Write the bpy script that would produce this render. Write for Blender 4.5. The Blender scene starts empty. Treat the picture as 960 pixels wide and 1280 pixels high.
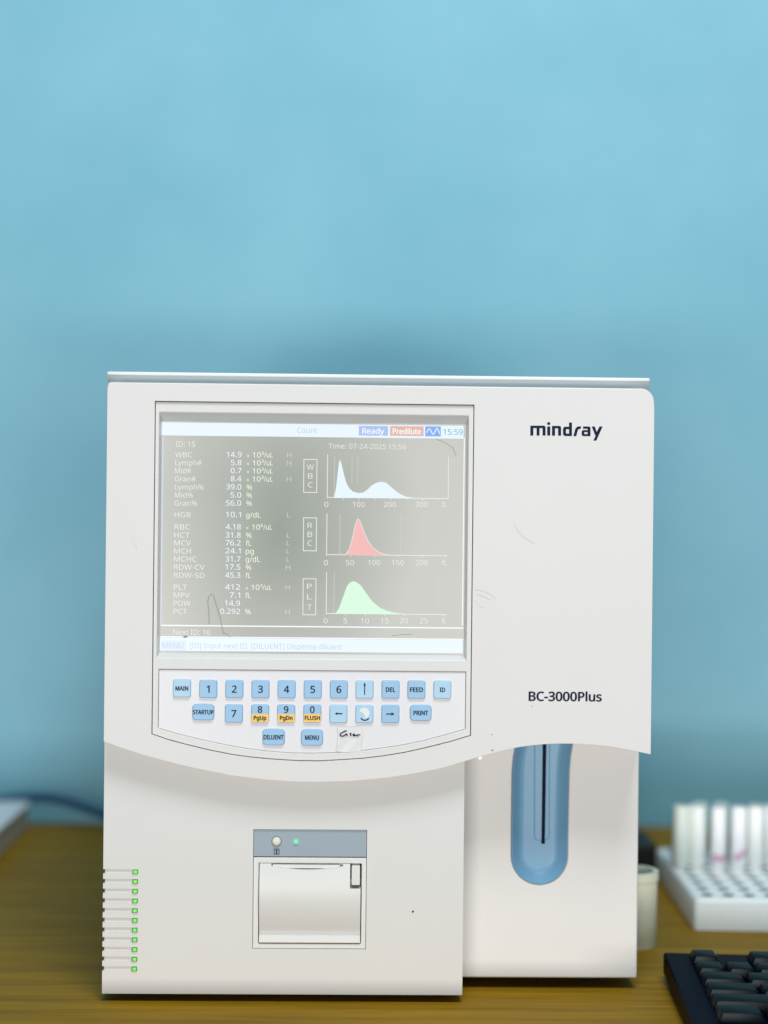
import bpy, bmesh, math, random
from mathutils import Vector, Matrix
random.seed(7)
PI = math.pi
scene = bpy.context.scene
COL = scene.collection

# ------------------------------------------------------------------ camera numbers
F = 1840.0                    # focal length in photo pixels (960 x 1280 frame)
D = 0.92                      # metres from the camera to the front cover
HZ = 0.311                    # camera height above the table top
YAW = math.radians(1.07)
ROLL = math.radians(0.60)
FWD = Vector((math.sin(YAW), math.cos(YAW), 0))
RGT = Vector((math.cos(YAW), -math.sin(YAW), 0))
UP = Vector((0, 0, 1))
CAM = Vector((0, 0, HZ)) - FWD * D


def ray(px, py):
    dx, dy = px - 480, py - 640
    r = dx * math.cos(ROLL) + dy * math.sin(ROLL)
    d = -dx * math.sin(ROLL) + dy * math.cos(ROLL)
    return FWD * F + RGT * r - UP * d


def W(px, py, Y=0.0):
    """photo pixel -> (X, Z) on the upright plane at depth Y"""
    v = ray(px, py)
    t = (Y - CAM.y) / v.y
    p = CAM + v * t
    return p.x, p.z


def G(px, py, z=0.0):
    """photo pixel -> (X, Y) on the level plane at height z"""
    v = ray(px, py)
    t = (z - CAM.z) / v.z
    p = CAM + v * t
    return p.x, p.y


def S(Y=0.0):
    """metres per photo pixel at depth Y"""
    return (Y + D) / F


# ------------------------------------------------------------------ materials
def srgb(r, g, b):
    f = lambda c: (c / 255 / 12.92) if c / 255 <= 0.04045 else ((c / 255 + 0.055) / 1.055) ** 2.4
    return (f(r), f(g), f(b), 1.0)


def new_mat(name):
    m = bpy.data.materials.new(name)
    m.use_nodes = True
    nt = m.node_tree
    return m, nt, nt.nodes['Principled BSDF']


def plastic(name, col, rough=0.4, var=0.04, scale=14.0, bump=0.0, bscale=900.0, spec=0.5, metallic=0.0, ior=1.45):
    m, nt, b = new_mat(name)
    b.inputs['IOR'].default_value = ior
    b.inputs['Roughness'].default_value = rough
    b.inputs['Metallic'].default_value = metallic
    b.inputs['Specular IOR Level'].default_value = spec
    tc = nt.nodes.new('ShaderNodeTexCoord')
    n = nt.nodes.new('ShaderNodeTexNoise')
    n.inputs['Scale'].default_value = scale
    n.inputs['Detail'].default_value = 6
    nt.links.new(tc.outputs['Object'], n.inputs['Vector'])
    mx = nt.nodes.new('ShaderNodeMix')
    mx.data_type = 'RGBA'
    a = [max(0, c * (1 - var)) for c in col[:3]] + [1]
    c2 = [min(1, c * (1 + var)) for c in col[:3]] + [1]
    mx.inputs[6].default_value = a
    mx.inputs[7].default_value = c2
    nt.links.new(n.outputs['Fac'], mx.inputs[0])
    nt.links.new(mx.outputs[2], b.inputs['Base Color'])
    if bump:
        n2 = nt.nodes.new('ShaderNodeTexNoise')
        n2.inputs['Scale'].default_value = bscale
        nt.links.new(tc.outputs['Object'], n2.inputs['Vector'])
        bp = nt.nodes.new('ShaderNodeBump')
        bp.inputs['Strength'].default_value = bump
        bp.inputs['Distance'].default_value = 0.0004
        nt.links.new(n2.outputs['Fac'], bp.inputs['Height'])
        nt.links.new(bp.outputs['Normal'], b.inputs['Normal'])
    return m


def glow(name, col, strength=1.0, spec=0.25):
    m, nt, b = new_mat(name)
    b.inputs['Base Color'].default_value = (0.01, 0.01, 0.01, 1)
    b.inputs['Roughness'].default_value = 0.3
    b.inputs['Specular IOR Level'].default_value = spec
    b.inputs['Emission Color'].default_value = col
    b.inputs['Emission Strength'].default_value = strength
    return m


M = {}
M['white'] = plastic('white_plastic', (0.660, 0.622, 0.602), 0.42, 0.03, 7, 0.08, 1500)
M['body'] = plastic('body_plastic', (0.638, 0.615, 0.590), 0.45, 0.035, 7, 0.08, 1500)
M['bezel'] = plastic('bezel_plastic', (0.64, 0.615, 0.588), 0.4, 0.015, 9, 0.05, 1500)
M['membrane'] = plastic('keypad_membrane', (0.682, 0.648, 0.66), 0.35, 0.01, 9)
M['key'] = plastic('key_blue', (0.265, 0.46, 0.655), 0.38, 0.04, 60)
M['key_pale'] = plastic('key_pale_blue', (0.36, 0.55, 0.70), 0.38, 0.10, 60)
M['yellow'] = plastic('key_yellow', (0.86, 0.52, 0.10), 0.4, 0.04, 60)
M['ink'] = plastic('navy_ink', (0.008, 0.016, 0.042), 0.5, 0.1, 60, ior=1.15)
M['pen'] = plastic('pen_ink', (0.01, 0.01, 0.06), 0.5, 0.1, 60, ior=1.15)
M['black_ink'] = plastic('black_ink', (0.012, 0.012, 0.015), 0.5, 0.1, 60, ior=1.15)
M['probe'] = plastic('probe_blue', (0.18, 0.365, 0.53), 0.4, 0.04, 30, 0.05, 1500)
M['slot'] = plastic('probe_slot_dark', (0.003, 0.006, 0.025), 0.5, 0.1, 60, ior=1.12)
M['trim'] = plastic('trim_blue_grey', (0.12, 0.21, 0.26), 0.4, 0.05, 20)
M['strip'] = plastic('strip_grey', (0.27, 0.33, 0.38), 0.4, 0.03, 40)
M['cream'] = plastic('cream_plastic', (0.66, 0.65, 0.55), 0.4, 0.03, 60)
M['door'] = plastic('printer_plastic', (0.66, 0.645, 0.62), 0.35, 0.02, 40, 0.05, 1500)
M['gap'] = plastic('gap_dark', (0.03, 0.03, 0.03), 0.6, 0.1, 40)
M['well'] = plastic('well_grey', (0.36, 0.36, 0.34), 0.6, 0.1, 40)
M['rubber'] = plastic('rubber_black', (0.012, 0.012, 0.014), 0.6, 0.1, 60)
M['lamp_body'] = plastic('lamp_green', (0.03, 0.33, 0.03), 0.3, 0.1, 100)
M['lamp_lens'] = glow('lamp_lens_lit', srgb(150, 250, 110), 0.9)
M['led'] = glow('led_lit', srgb(120, 245, 190), 1.0)
M['tape'] = plastic('tape_white', (0.655, 0.64, 0.625), 0.3, 0.03, 90)
M['scuff'] = plastic('scuff_grey', (0.50, 0.51, 0.56), 0.5, 0.15, 300)
M['stain'] = plastic('stain_brown', (0.30, 0.26, 0.20), 0.6, 0.2, 300)
M['chip'] = plastic('chip_white', (0.9, 0.9, 0.9), 0.6, 0.02, 300)
# lit screen
M['s_bar'] = glow('screen_bar', srgb(231, 243, 254))
M['s_white'] = glow('screen_white', srgb(244, 250, 250))
M['s_text'] = glow('screen_text', srgb(229, 232, 225))
M['s_value'] = glow('screen_value', srgb(240, 247, 255))
M['s_unit'] = glow('screen_unit', srgb(242, 250, 226))
M['s_faint'] = glow('screen_faint', srgb(205, 206, 198))
M['s_blue'] = glow('screen_blue', srgb(168, 192, 240))
M['s_red'] = glow('screen_red', srgb(226, 180, 166))
M['s_icon'] = glow('screen_icon', srgb(128, 170, 238))
M['s_clock'] = glow('screen_clock', srgb(226, 246, 252))
M['s_dark'] = glow('screen_dark_text', srgb(120, 150, 165))
M['s_pale'] = glow('screen_pale_text', srgb(190, 206, 224))
M['s_cwhite'] = glow('screen_curve_white', srgb(228, 243, 250))
M['s_cred'] = glow('screen_curve_red', srgb(240, 180, 180))
M['s_cgreen'] = glow('screen_curve_green', srgb(212, 247, 220))
M['s_smudge'] = plastic('screen_smudge', (0.20, 0.21, 0.19), 0.7, 0.3, 400)


def lcd_mat():
    m, nt, b = new_mat('screen_backlight_reflection')
    b.inputs['Base Color'].default_value = (0.02, 0.02, 0.02, 1)
    b.inputs['Roughness'].default_value = 0.3
    b.inputs['Specular IOR Level'].default_value = 0.3
    tc = nt.nodes.new('ShaderNodeTexCoord')
    mp = nt.nodes.new('ShaderNodeMapping')
    nt.links.new(tc.outputs['Generated'], mp.inputs['Vector'])
    mp.inputs['Location'].default_value = (-0.39, 0, -0.52)
    gr = nt.nodes.new('ShaderNodeVectorMath')
    gr.operation = 'MULTIPLY'
    gr.inputs[1].default_value = (1.65, 0.0, 0.85)
    nt.links.new(mp.outputs['Vector'], gr.inputs[0])
    ln = nt.nodes.new('ShaderNodeVectorMath')
    ln.operation = 'LENGTH'
    nt.links.new(gr.outputs['Vector'], ln.inputs[0])
    n = nt.nodes.new('ShaderNodeTexNoise')
    n.inputs['Scale'].default_value = 2.2
    n.inputs['Detail'].default_value = 3
    nt.links.new(tc.outputs['Generated'], n.inputs['Vector'])
    ad = nt.nodes.new('ShaderNodeMath')
    ad.operation = 'MULTIPLY_ADD'
    ad.inputs[1].default_value = 0.22
    nt.links.new(n.outputs['Fac'], ad.inputs[0])
    nt.links.new(ln.outputs['Value'], ad.inputs[2])
    cr = nt.nodes.new('ShaderNodeValToRGB')
    cr.color_ramp.elements[0].position = 0.14
    cr.color_ramp.elements[0].color = srgb(160, 171, 160)  # dark centre, pale edges: a reflection and haze painted into the emission
    cr.color_ramp.elements[1].position = 0.86
    cr.color_ramp.elements[1].color = srgb(223, 225, 217)
    nt.links.new(ad.outputs[0], cr.inputs[0])
    nt.links.new(cr.outputs[0], b.inputs['Emission Color'])
    b.inputs['Emission Strength'].default_value = 0.72
    return m


M['lcd'] = lcd_mat()


# ------------------------------------------------------------------ object helpers
def link(name, me, mat, parent=None):
    o = bpy.data.objects.new(name, me)
    COL.objects.link(o)
    mats = mat if isinstance(mat, (list, tuple)) else [mat]
    for m in mats:
        me.materials.append(m)
    if parent:
        o.parent = parent
    return o


def tag(o, label=None, cat=None, group=None, kind=None):
    if label: o['label'] = label
    if cat: o['category'] = cat
    if group: o['group'] = group
    if kind: o['kind'] = kind
    return o


def empty(name, loc, label, cat, group=None):
    o = bpy.data.objects.new(name, None)
    COL.objects.link(o)
    o.location = loc
    o.empty_display_size = 0.02
    return tag(o, label, cat, group)


def obj(name, bm, mat, parent=None, smooth=35):
    bmesh.ops.recalc_face_normals(bm, faces=bm.faces[:])
    me = bpy.data.meshes.new(name)
    bm.to_mesh(me)
    bm.free()
    if smooth:
        me.shade_smooth()
        me.set_sharp_from_angle(angle=math.radians(smooth))
    return link(name, me, mat, parent)


def prism(pts, y0, y1, bm=None):
    """outline in (X,Z) pulled from depth y0 to depth y1"""
    bm = bm or bmesh.new()
    a = [bm.verts.new((x, y0, z)) for x, z in pts]
    b = [bm.verts.new((x, y1, z)) for x, z in pts]
    bm.faces.new(a)
    bm.faces.new(b[::-1])
    n = len(pts)
    for i in range(n):
        j = (i + 1) % n
        bm.faces.new((a[i], b[i], b[j], a[j]))
    return bm


def box(bm, x0, x1, y0, y1, z0, z1):
    return prism([(x0, z0), (x1, z0), (x1, z1), (x0, z1)], y0, y1, bm)


def loft(loops, cap0=True, cap1=True, bm=None):
    """loops of 3D points, equal counts"""
    bm = bm or bmesh.new()
    vs = [[bm.verts.new(p) for p in l] for l in loops]
    n = len(loops[0])
    for a, b in zip(vs, vs[1:]):
        for i in range(n):
            j = (i + 1) % n
            bm.faces.new((a[i], b[i], b[j], a[j]))
    if cap0: bm.faces.new(vs[0])
    if cap1: bm.faces.new(vs[-1][::-1])
    return bm


def rrect(cx, cz, w, h, r, n=5):
    pts = []
    for sx, sz, a0 in ((1, 1, 0), (-1, 1, 90), (-1, -1, 180), (1, -1, 270)):
        for k in range(n + 1):
            a = math.radians(a0 + 90 * k / n)
            pts.append((cx + sx * (w / 2 - r) + r * math.cos(a), cz + sz * (h / 2 - r) + r * math.sin(a)))
    return pts


def rr_px(cx, cy, w, h, r, Y, n=5):
    x, z = W(cx, cy, Y)
    s = S(Y)
    return rrect(x, z, w * s, h * s, r * s, n)


def evaluate(o, mods):
    """run modifiers built by mods(o) and keep the result as the object's own mesh"""
    mods(o)
    dg = bpy.context.evaluated_depsgraph_get()
    me = bpy.data.meshes.new_from_object(o.evaluated_get(dg), preserve_all_data_layers=True, depsgraph=dg)
    o.modifiers.clear()
    old = o.data
    o.data = me
    me.name = old.name + '_mesh'
    bpy.data.meshes.remove(old)
    return o


def carve(o, cutters, bevel=0.0, seg=3, ang=40):
    tmp = []
    for bm in cutters:
        bmesh.ops.recalc_face_normals(bm, faces=bm.faces[:])
        me = bpy.data.meshes.new('cutter')
        bm.to_mesh(me)
        bm.free()
        c = bpy.data.objects.new('cutter', me)
        COL.objects.link(c)
        tmp.append(c)

    def mods(o):
        for c in tmp:
            b = o.modifiers.new('cut', 'BOOLEAN')
            b.operation = 'DIFFERENCE'
            b.solver = 'EXACT'
            b.object = c
        if bevel:
            v = o.modifiers.new('bev', 'BEVEL')
            v.width = bevel
            v.segments = seg
            v.limit_method = 'ANGLE'
            v.angle_limit = math.radians(ang)
            v.harden_normals = False
            w = o.modifiers.new('wn', 'WEIGHTED_NORMAL')
            w.keep_sharp = False
    for p in o.data.polygons:
        p.use_smooth = True
    o.data.shade_smooth()
    evaluate(o, mods)
    for c in tmp:
        me = c.data
        bpy.data.objects.remove(c)
        bpy.data.meshes.remove(me)
    return o


# ------------------------------------------------------------------ writing
def sans():
    """Blender's own interface typeface; the built-in one if it is not there"""
    try:
        import os
        return bpy.data.fonts.load(os.path.join(bpy.utils.system_resource('DATAFILES'), 'fonts', 'NotoSansHebrew-Regular.woff2'))
    except Exception:
        return None


SANS = sans()


def glyphs(body, bold=0.0, spacing=1.0, font=None):
    cu = bpy.data.curves.new('text', 'FONT')
    if font:
        cu.font = font
    cu.body = body
    cu.size = 1.0
    cu.offset = bold
    cu.space_character = spacing
    cu.resolution_u = 3
    o = bpy.data.objects.new('text', cu)
    COL.objects.link(o)
    dg = bpy.context.evaluated_depsgraph_get()
    me = bpy.data.meshes.new_from_object(o.evaluated_get(dg))
    vs = [v.co.copy() for v in me.vertices]
    fs = [tuple(p.vertices) for p in me.polygons]
    bpy.data.objects.remove(o)
    bpy.data.curves.remove(cu)
    bpy.data.meshes.remove(me)
    return vs, fs


_caps = {}


def text(bm, body, x, y, cap, Y, align='C', width=None, bold=0.0, spacing=1.0, font='sans'):
    heavy, bold = bold * 22, 0.0          # heavier strokes, in photo pixels
    """body with its capitals centred on photo row y, cap pixels tall; printed on plane Y"""
    fnt = SANS if font == 'sans' else None
    if (bold, font) not in _caps:
        vs, _ = glyphs('H', bold, 1.0, fnt)
        _caps[(bold, font)] = (min(v.y for v in vs), max(v.y for v in vs))
    lo, hi = _caps[(bold, font)]
    vs, fs = glyphs(body, bold, spacing, fnt)
    x0, x1 = min(v.x for v in vs), max(v.x for v in vs)
    s = S(Y)
    sy = cap * s / (hi - lo)
    sx = width * s / (x1 - x0) if width else sy
    wx, wz = W(x, y, Y)
    ox = {'L': x0, 'C': (x0 + x1) / 2, 'R': x1}[align]
    hv = heavy * s
    for k, (ax, az) in enumerate(((0, 0), (-1, 0), (1, 0), (0, 0.6), (0, -0.6)) if heavy else ((0, 0),)):
        nv = [bm.verts.new((wx + (v.x - ox) * sx + ax * hv, Y - k * 0.000015, wz + (v.y - (lo + hi) / 2) * sy + az * hv)) for v in vs]
        for f in fs:
            try:
                bm.faces.new([nv[i] for i in f])
            except ValueError:
                pass
    return bm


def flat_obj(name, bm, mat, parent):
    """printing: faces the front"""
    for f in bm.faces:
        f.normal_update()
        if f.normal.y > 0:
            f.normal_flip()
    me = bpy.data.meshes.new(name)
    bm.to_mesh(me)
    bm.free()
    return link(name, me, mat, parent)


def poly_px(bm, pts, Y):
    vs = []
    for px, py in pts:
        x, z = W(px, py, Y)
        vs.append(bm.verts.new((x, Y, z)))
    bm.faces.new(vs)
    return bm


def rect_px(bm, x0, y0, x1, y1, Y):
    cx, cz = W((x0 + x1) / 2, (y0 + y1) / 2, Y)
    w, h = (x1 - x0) * S(Y) / 2, (y1 - y0) * S(Y) / 2
    vs = [bm.verts.new((cx + a * w, Y, cz + b * h)) for a, b in ((-1, -1), (1, -1), (1, 1), (-1, 1))]
    bm.faces.new(vs)
    return bm


def stroke_px(bm, pts, w, Y):
    """ribbon along photo points"""
    P = [Vector(W(px, py, Y)) for px, py in pts]
    hw = w * S(Y) / 2
    L, R = [], []
    for i, p in enumerate(P):
        a = P[max(i - 1, 0)]
        b = P[min(i + 1, len(P) - 1)]
        t = (b - a).normalized()
        nrm = Vector((-t.y, t.x))
        L.append(bm.verts.new((p.x + nrm.x * hw, Y, p.y + nrm.y * hw)))
        R.append(bm.verts.new((p.x - nrm.x * hw, Y, p.y - nrm.y * hw)))
    for i in range(len(P) - 1):
        bm.faces.new((L[i], L[i + 1], R[i + 1], R[i]))
    return bm


# ================================================================== the analyser
YP, YR = 0.012, 0.040           # depth of the left lower panel and of the right lower panel
TOPZ = (W(135, 478)[1] + W(800, 485)[1]) / 2
LX = W(132, 700)[0]
RX = W(816, 700)[0]
BOTZ = W(350, 1243, YP)[1]

analyzer = empty('blood_analyzer', (0, 0.19, 0),
                 'white benchtop blood analyser with lit screen, blue keypad and blue sampling recess', 'lab analyser')
A = analyzer
_kids = []


def part(o):
    """parts are built in world coordinates: hang them on the Empty without moving them"""
    o.parent = A
    o.matrix_parent_inverse = Matrix.Translation(-A.location)
    return o


def sub(o, p):
    o.parent = p
    return o


# rear housing
hz_top = (W(135, 466.5, 0.03)[1] + W(808, 473.5, 0.03)[1]) / 2
hx0, hx1 = W(135, 640, 0.03)[0], W(809, 640, 0.03)[0]
bm = prism(rrect((hx0 + hx1) / 2, (hz_top + BOTZ + 0.004) / 2, hx1 - hx0, hz_top - BOTZ - 0.004, 0.004), 0.055, 0.40)
o = part(obj('rear_housing', bm, plastic('housing_grey', (0.30, 0.30, 0.29), 0.5, 0.03, 9)))
carve(o, [], 0.002, 3)
# bright rim and cove behind the cover; cove's blue-grey paints in shade and reflection
rz = hz_top - 0.0024
rxa, rxb = hx0, hx1 - 0.0008
bm = prism(rrect((rxa + rxb) / 2, (hz_top + rz) / 2, rxb - rxa, hz_top - rz, 0.0011), 0.0205, 0.057)
o = part(obj('top_rim', bm, plastic('rim_white', (0.66, 0.66, 0.65), 0.3, 0.01, 9)))
carve(o, [], 0.0008, 3)
cove = [(0.0209, rz + 0.0003), (0.0213, rz - 0.0010), (0.0219, rz - 0.0024), (0.0228, rz - 0.0040), (0.0236, rz - 0.0075), (0.052, rz - 0.0075), (0.052, rz + 0.0003)]
bm = loft([[(rxa + 0.0001, y, z) for y, z in cove], [(rxb - 0.0001, y, z) for y, z in cove]])
part(obj('top_cove', bm, plastic('cove_shade_grey', (0.37, 0.435, 0.46), 0.35, 0.03, 20), smooth=50))

# front cover -----------------------------------------------------------------
low = [(129.5, 927), (155, 936), (180, 944), (200, 949.5), (221, 955), (240, 959.5), (260, 963.5), (290, 969.5), (330, 974.5),
       (365, 977), (400, 977.7), (440, 976.3), (480, 972.8), (520, 966.8), (555, 959.5), (580, 952), (600, 945.8), (622, 940),
       (645, 934.6), (662, 932), (679, 930.4), (695, 929.6), (712, 929.6), (730, 930.2), (748, 931.6), (765, 933.7), (781, 936.6),
       (797, 939.6), (812.5, 943)]
pts = [W(px, py) for px, py in low]
pts[0] = (LX, pts[0][1])
pts[-1] = (RX, pts[-1][1])
r = 0.0085
for k in range(9):
    a = math.radians(90 * k / 8)
    pts.append((RX - r + r * math.cos(a), TOPZ - r + r * math.sin(a)))
r = 0.0022
for k in range(5):
    a = math.radians(90 + 90 * k / 4)
    pts.append((LX + r + r * math.cos(a), TOPZ - r + r * math.sin(a)))
cover = part(obj('front_cover', prism(pts, 0.0, 0.060), M['white']))

bz_low = [(188.5, 918), (210, 925.3), (235, 932), (262, 938.5), (290, 944), (315, 947.4), (340, 949.6), (370, 951.6), (400, 952),
          (430, 950.3), (455, 948.6), (480, 945.6), (505, 941.5), (530, 936), (560, 928.6), (589.5, 920)]
blx = (W(194, 503)[0] + W(188.8, 915)[0]) / 2
brx = (W(592.8, 508)[0] + W(589, 915)[0]) / 2
btz = (W(194, 501)[1] + W(592, 506)[1]) / 2
bz = [W(px, py) for px, py in bz_low]
bz[0] = (blx, bz[0][1])
bz[-1] = (brx, bz[-1][1])
bz += [(brx, btz), (blx, btz)]


def grow(pts, d):
    """offset a counter-clockwise outline outward by d"""
    n = len(pts)
    out = []
    for i in range(n):
        p0, p, p1 = Vector(pts[i - 1]), Vector(pts[i]), Vector(pts[(i + 1) % n])
        e0, e1 = (p - p0).normalized(), (p1 - p).normalized()
        n0, n1 = Vector((e0.y, -e0.x)), Vector((e1.y, -e1.x))
        m = (n0 + n1)
        m = m / max(m.length_squared / 2, 0.2)
        q = p + m * d
        out.append((q.x, q.y))
    return out


carve(cover, [prism(bz, -0.01, 0.022)])
bm = bmesh.new()
bm.from_mesh(cover.data)
soft = [e for e in bm.edges if all(abs(v.co.y) < 1e-5 and v.co.z > TOPZ - 0.0088 for v in e.verts) and len(e.link_faces) == 2
        and any(abs(f.normal.y) < 0.5 for f in e.link_faces)]
bmesh.ops.bevel(bm, geom=soft, offset=0.0009, segments=4, profile=0.5, affect='EDGES', clamp_overlap=True)
bm.to_mesh(cover.data)
bm.free()
carve(cover, [], 0.0009, 3, 50)

# screen surround (bezel plate)
bezel = part(obj('screen_bezel', prism(grow(bz, -0.00035), 0.0012, 0.021), M['bezel']))
dy0, dy1 = -0.001, 0.0095        # display opening, sloping inwards
fr = (197.5, 515.5, 584.5, 824.0)
bk = (201.0, 527.0, 581.0, 817.0)


def rect_pts(r4, Yp, Yz):
    x0 = W(r4[0], (r4[1] + r4[3]) / 2, Yp)[0]
    x1 = W(r4[2], (r4[1] + r4[3]) / 2, Yp)[0]
    z1 = W((r4[0] + r4[2]) / 2, r4[1] + 2, Yp)[1]
    z0 = W((r4[0] + r4[2]) / 2, r4[3], Yp)[1]
    return [(x0, Yz, z0), (x1, Yz, z0), (x1, Yz, z1), (x0, Yz, z1)]


f_, b_ = rect_pts(fr, 0.0012, 0.0012), rect_pts(bk, 0.0085, 0.0085)
f0 = [(p[0] + (p[0] - q[0]) * 0.3, -0.001, p[2] + (p[2] - q[2]) * 0.3) for p, q in zip(f_, b_)]
b1 = [(q[0], 0.012, q[2]) for q in b_]
cut1 = loft([f0, b_, b1])
kp_low = [(197.5, 910.5), (222, 917.8), (249, 924.3), (278, 930.6), (308, 936), (335, 939.3), (363, 941.6), (392, 942), (415, 941.3),
          (435, 939.8), (458, 938), (480, 935.2), (505, 931.3), (530, 926), (555, 919.4), (581.7, 911.7)]
kp = [W(px, py, 0.001) for px, py in kp_low]
kx0, kx1 = kp[0][0], kp[-1][0]
ktz = (W(197.5, 837.2)[1] + W(581.7, 840)[1]) / 2
kp += [(kx1, ktz), (kx0, ktz)]
cut2 = prism(kp, -0.004, 0.0034)
carve(bezel, [cut1, cut2], 0.0006, 3, 25)

# keypad membrane
YK = 0.0020
pad = part(obj('keypad_membrane', prism(grow(kp, -0.00030), YK, 0.0032), M['membrane']))

# display -----------------------------------------------------------------------
YD = 0.0080
x0, z0 = b_[0][0], b_[0][2]
x1, z1 = b_[2][0], b_[2][2]
bm = bmesh.new()
box(bm, x0 - 0.002, x1 + 0.002, YD, YD + 0.003, z0 - 0.002, z1 + 0.002)
disp = part(obj('display', bm, M['lcd'], smooth=0))
Y1, Y2, Y3 = YD - 0.00025, YD - 0.0005, YD - 0.00075


def dpart(name, build, mat, Y):
    bm = bmesh.new()
    build(bm, Y)
    return sub(flat_obj(name, bm, mat, disp), disp)


def fix_parent(o):
    o.matrix_parent_inverse = Matrix.Identity(4)
    return o


sx0, sx1 = 202.2, 579.6


def b_title(bm, Y):
    rect_px(bm, sx0, 530, sx1, 546.3, Y)


dpart('title_bar', b_title, M['s_bar'], Y1)


def b_status(bm, Y):
    rect_px(bm, sx0 - 1.5, 798.5, sx1 - 1, 815, Y)


dpart('status_bar', b_status, M['s_bar'], Y1)
dpart('status_button', lambda bm, Y: rect_px(bm, 202, 800.5, 233, 813.5, Y), glow('screen_button', srgb(218, 232, 250)), Y2)


def b_lines(bm, Y):
    rect_px(bm, sx0 - 1, 782.6, sx1 - 0.5, 784.2, Y)
    rect_px(bm, sx0 - 1, 796.8, sx1 - 0.5, 798.2, Y)
    rect_px(bm, 578.6, 547, 579.8, 782, Y)


dpart('frame_line', b_lines, M['s_white'], Y1)
dpart('edge_line', lambda bm, Y: rect_px(bm, 201.6, 547, 203.2, 782, Y), glow('screen_edge', srgb(205, 216, 228)), Y1)
dpart('ready_badge', lambda bm, Y: rect_px(bm, 448.5, 532.5, 485, 544.5, Y), M['s_blue'], Y2)
dpart('mode_badge', lambda bm, Y: rect_px(bm, 487.5, 532.8, 529.5, 545, Y), M['s_red'], Y2)
dpart('wave_icon', lambda bm, Y: rect_px(bm, 531.5, 533, 551, 545.5, Y), M['s_icon'], Y2)
dpart('clock_box', lambda bm, Y: rect_px(bm, 553.5, 533.5, 579, 546, Y), M['s_clock'], Y2)


def b_badges(bm, Y):
    text(bm, 'Ready', 466.5, 538.7, 6.8, Y, width=27, bold=0.01)
    text(bm, 'Predilute', 508.5, 539.2, 6.8, Y, width=35, bold=0.01)
    stroke_px(bm, [(533.5, 541), (535, 537.5), (536.5, 535.5), (538, 537), (540, 541.5), (541.5, 543), (543, 541), (545, 536.5), (546.3, 535.2),
                   (547.5, 537), (549.8, 542.5)], 1.1, Y)


dpart('badge_text', b_badges, M['s_white'], Y3)
dpart('clock_text', lambda bm, Y: text(bm, '15:59', 566.3, 540, 7, Y, width=24), M['s_dark'], Y3)


dpart('title_text', lambda bm, Y: text(bm, 'Count', 384, 537.8, 7, Y, width=25), M['s_pale'], Y3)
dpart('button_text', lambda bm, Y: text(bm, 'MENU', 216, 807, 6.5, Y, width=26), M['s_pale'], Y3)
dpart('message_text', lambda bm, Y: text(bm, '[ID] Input next ID; [DILUENT] Dispense diluent', 237.5, 807, 6.6, Y, align='L', width=189), M['s_pale'], Y3)

rows = [('WBC', 568.3, '14.9', 3, 'H'), ('Lymph#', 578.3, '5.8', 3, 'H'), ('Mid#', 588.3, '0.7', 3, ''), ('Gran#', 598.4, '8.4', 3, 'H'),
        ('Lymph%', 608.6, '39.0', '%', ''), ('Mid%', 618.7, '5.0', '%', ''), ('Gran%', 628.8, '56.0', '%', ''),
        ('HGB', 643.3, '10.1', 'g/dL', 'L'), ('RBC', 658.5, '4.18', 6, ''), ('HCT', 668.7, '31.8', '%', 'L'), ('MCV', 678.6, '76.2', 'fL', 'L'),
        ('MCH', 688.6, '24.1', 'pg', 'L'), ('MCHC', 698.7, '31.7', 'g/dL', 'L'), ('RDW-CV', 708.8, '17.5', '%', 'H'),
        ('RDW-SD', 718.9, '45.3', 'fL', ''), ('PLT', 733.8, '412', 3, 'H'), ('MPV', 743.8, '7.1', 'fL', ''), ('PDW', 754, '14.9', '', ''),
        ('PCT', 764.2, '0.292', '%', 'H')]
wid = {'WBC': 21, 'Lymph#': 33, 'Mid#': 20, 'Gran#': 26, 'Lymph%': 36, 'Mid%': 22.5, 'Gran%': 28, 'HGB': 20, 'RBC': 19.5, 'HCT': 19, 'MCV': 20.5,
       'MCH': 21, 'MCHC': 28, 'RDW-CV': 38, 'RDW-SD': 38, 'PLT': 16.5, 'MPV': 20, 'PDW': 21, 'PCT': 17}


def skew(y):
    return (y - 568) * -0.0105     # columns lean with the screen


def b_names(bm, Y):
    for n, y, v, u, f in rows:
        text(bm, n, 219 + skew(y), y, 6.4, Y, align='L', width=wid[n])


dpart('name_text', b_names, M['s_text'], Y2)
dpart('id_text', lambda bm, Y: text(bm, 'ID: 15', 219.8, 555, 6.8, Y, align='L', width=24), M['s_text'], Y2)
dpart('next_id_text', lambda bm, Y: text(bm, 'Next ID: 16', 216.5, 790, 6.8, Y, align='L', width=46), M['s_text'], Y2)
dpart('time_text', lambda bm, Y: text(bm, 'Time: 07-24-2025 15:56', 410.5, 557.5, 6.2, Y, align='L', width=97), M['s_text'], Y2)


def b_values(bm, Y):
    for n, y, v, u, f in rows:
        text(bm, v, 302 + skew(y), y, 6.6, Y, align='R', width=len(v.replace('.', '')) * 5.6 + 2)


dpart('value_text', b_values, M['s_value'], Y2)


def b_units(bm, Y):
    for n, y, v, u, f in rows:
        x = 308.5 + skew(y)
        if u in (3, 6):
            text(bm, 'x', x, y + 1, 4.0, Y, align='L', width=3.4)
            text(bm, '10', x + 7.5, y + 0.3, 6.4, Y, align='L', width=10)
            text(bm, str(u), x + 18.3, y - 1.8, 4.0, Y, align='L', width=3.0)
            text(bm, '/uL', x + 21.6, y + 0.3, 6.4, Y, align='L', width=11)
        elif u:
            text(bm, u, x, y + 0.3, 6.4, Y, align='L', width={'%': 7, 'g/dL': 18, 'fL': 6.5, 'pg': 10}[u])


dpart('unit_text', b_units, M['s_unit'], Y2)


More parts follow.
